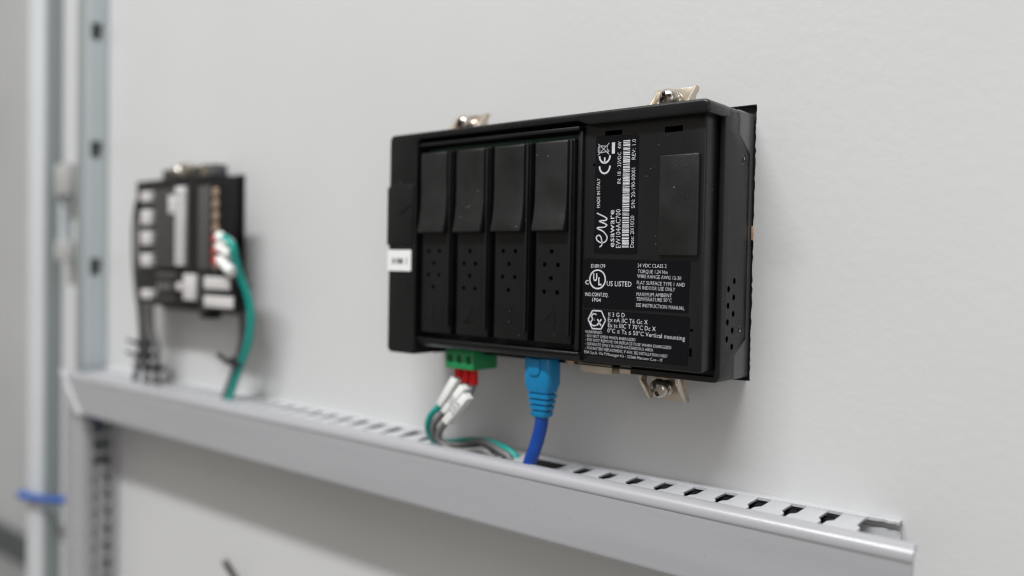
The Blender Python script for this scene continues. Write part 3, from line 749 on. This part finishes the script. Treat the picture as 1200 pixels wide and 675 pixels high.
# top clamp
a = at(190, 206, -10); b = at(252, 192, -10)
bk = obj('mounting_bracket', MB().box(a.x + 4, b.x, -12, -3, 40.0, 47.2, 0.4), mat('dull_zinc', (0.16, 0.16, 0.15), 0.4, metal=1.0), N2)
p = at(203, 201, -16)
obj('screw', MB().lathe([(3.3, 0), (3.5, 1), (2.7, 2.4), (1.2, 3.2)], (p.x, -12.5, p.z), (0, -1, 0), 20), M_SCREW, bk)
for u in (211, 236): bit('bracket_cheek', u, 192, u + 5, 206, -15, 9, M_NICKEL, 0.2, bk)
bit('clamp_block', 240, 193, 252, 206, -14, 8, M_DARKWIRE)

# its wires
def cable(name, pts, y, r, m, label, cat, group=None, tail=(0, 0, 0)):
    P = [at(u, v, yy) for (u, v), yy in zip(pts, y if isinstance(y, (list, tuple)) else [y]*len(pts))]
    P.append(P[-1] + Vector(tail))
    return tag(obj(name, MB().tube(P, r, 10), m), label, cat, group)
gw = thing('signal_wire', tuple(at(268, 466, -16)), 'teal wire curving down from the blurred module into the duct', 'wire', 'wires of the blurred module')
P_ = [at(u, v, y) for u, v, y in ((262, 278, -30), (272, 288, -30), (276, 305, -28), (282, 325, -24), (291, 350, -20), (294, 375, -18), (290, 405, -17), (281, 430, -16), (269, 466, -15))]
P_.append(P_[-1] + Vector((-3, 0, -10)))
obj('insulation', MB().tube(P_, 2.05, 12), M_TEAL, gw)
for v in (279, 292, 305):
    a = at(252, v + 1, -27); b = at(258, v + 0, -28)
    obj('ferrule', MB().cyl(a, b, 2.0, n=12), M_RED, gw)
for (u0, v0), (u1, v1) in (((257, 277), (270, 286)), ((257, 289), (271, 299)), ((258, 304), (272, 319))):
    obj('marker_sleeve', MB().cyl(at(u0, v0, -29), at(u1, v1, -29.5), 2.9, n=14), M_STICKER, gw)
cable('signal_wire', ((274, 312), (278, 330), (282, 355), (285, 380), (283, 405), (275, 435), (264, 466)), [-27, -22, -17, -15, -14, -13.5, -13], 2.3, M_DARKWIRE, 'dark grey wire running behind the teal one beside the blurred module', 'wire', 'wires of the blurred module', (-3, 0, -10))
for k, (u, v, lb) in enumerate(((278, 335, 'black cable tie high on the teal wire bundle'), (275, 424, 'black cable tie low on the teal wire bundle, its tail sticking out'))):
    p = at(u + (0 if k else 3), v, -17)
    t = thing('cable_tie', tuple(p), lb, 'cable tie', 'black cable ties')
    obj('band', MB().lathe([(4.6, -1.5), (4.9, 0), (4.6, 1.5)], p + Vector((2, 0, 0)), (0.25, 0, 1), 14), M_TIEBLACK, t)
    obj('tail', MB().tube([p + Vector((-1, -4, 0)), p + Vector((-4, -5, 2)), p + Vector((-7, -6, 4))], 1.4, 8), M_TIEBLACK, t)
gray = (M_DARKWIRE, M_GREYWIRE, M_GREYWIRE, M_DARKWIRE)
for k, pts in enumerate((((163, 352), (165, 375), (166, 400), (163, 425), (158, 446)), ((170, 354), (171, 380), (174, 405), (172, 430), (172, 450)),
                         ((177, 354), (178, 385), (184, 410), (183, 432), (184, 452)), ((160, 236), (156.5, 265), (156.5, 305), (160, 345), (165, 380)))):
    cable('signal_wire', pts, [-20, -18, -16, -15, -14], 2.0 if k < 3 else 1.1, gray[k],
          ('dark wire hanging leftmost below the blurred module', 'grey wire hanging second below the blurred module', 'grey wire hanging rightmost of those under the left part of the blurred module', 'thin dark wire bowing out along the left side of the blurred module')[k], 'wire', 'wires of the blurred module', (0, 0, -6))
for k, (u, v, lb) in enumerate(((161, 402, 'upper black cable tie on the dark wires at far left'), (160, 416, 'middle black cable tie on the dark wires with a pale tail'), (168, 430, 'lowest black cable tie on the dark wires at far left'))):
    p = at(u, v, -19)
    t = thing('cable_tie', tuple(p), lb, 'cable tie', 'black cable ties')
    obj('band', MB().box(p.x - 1, p.x + 14, -21, -12, p.z - 1.6, p.z + 1.6, 0.5), M_TIEBLACK, t)
    obj('tail', MB().tube([p, p + Vector((-2, -3, 1)), p + Vector((-5, -4, 2))], 1.0, 8), M_TIEBLACK, t)

# end of a wire lower down on the wall
hk = cable('wire_end', ((262, 655), (266, 662), (274, 675), (284, 695)), [-14, -10, -6, -3], 2.0, M_GREYWIRE, 'short grey wire end sticking up at the bottom edge', 'wire')
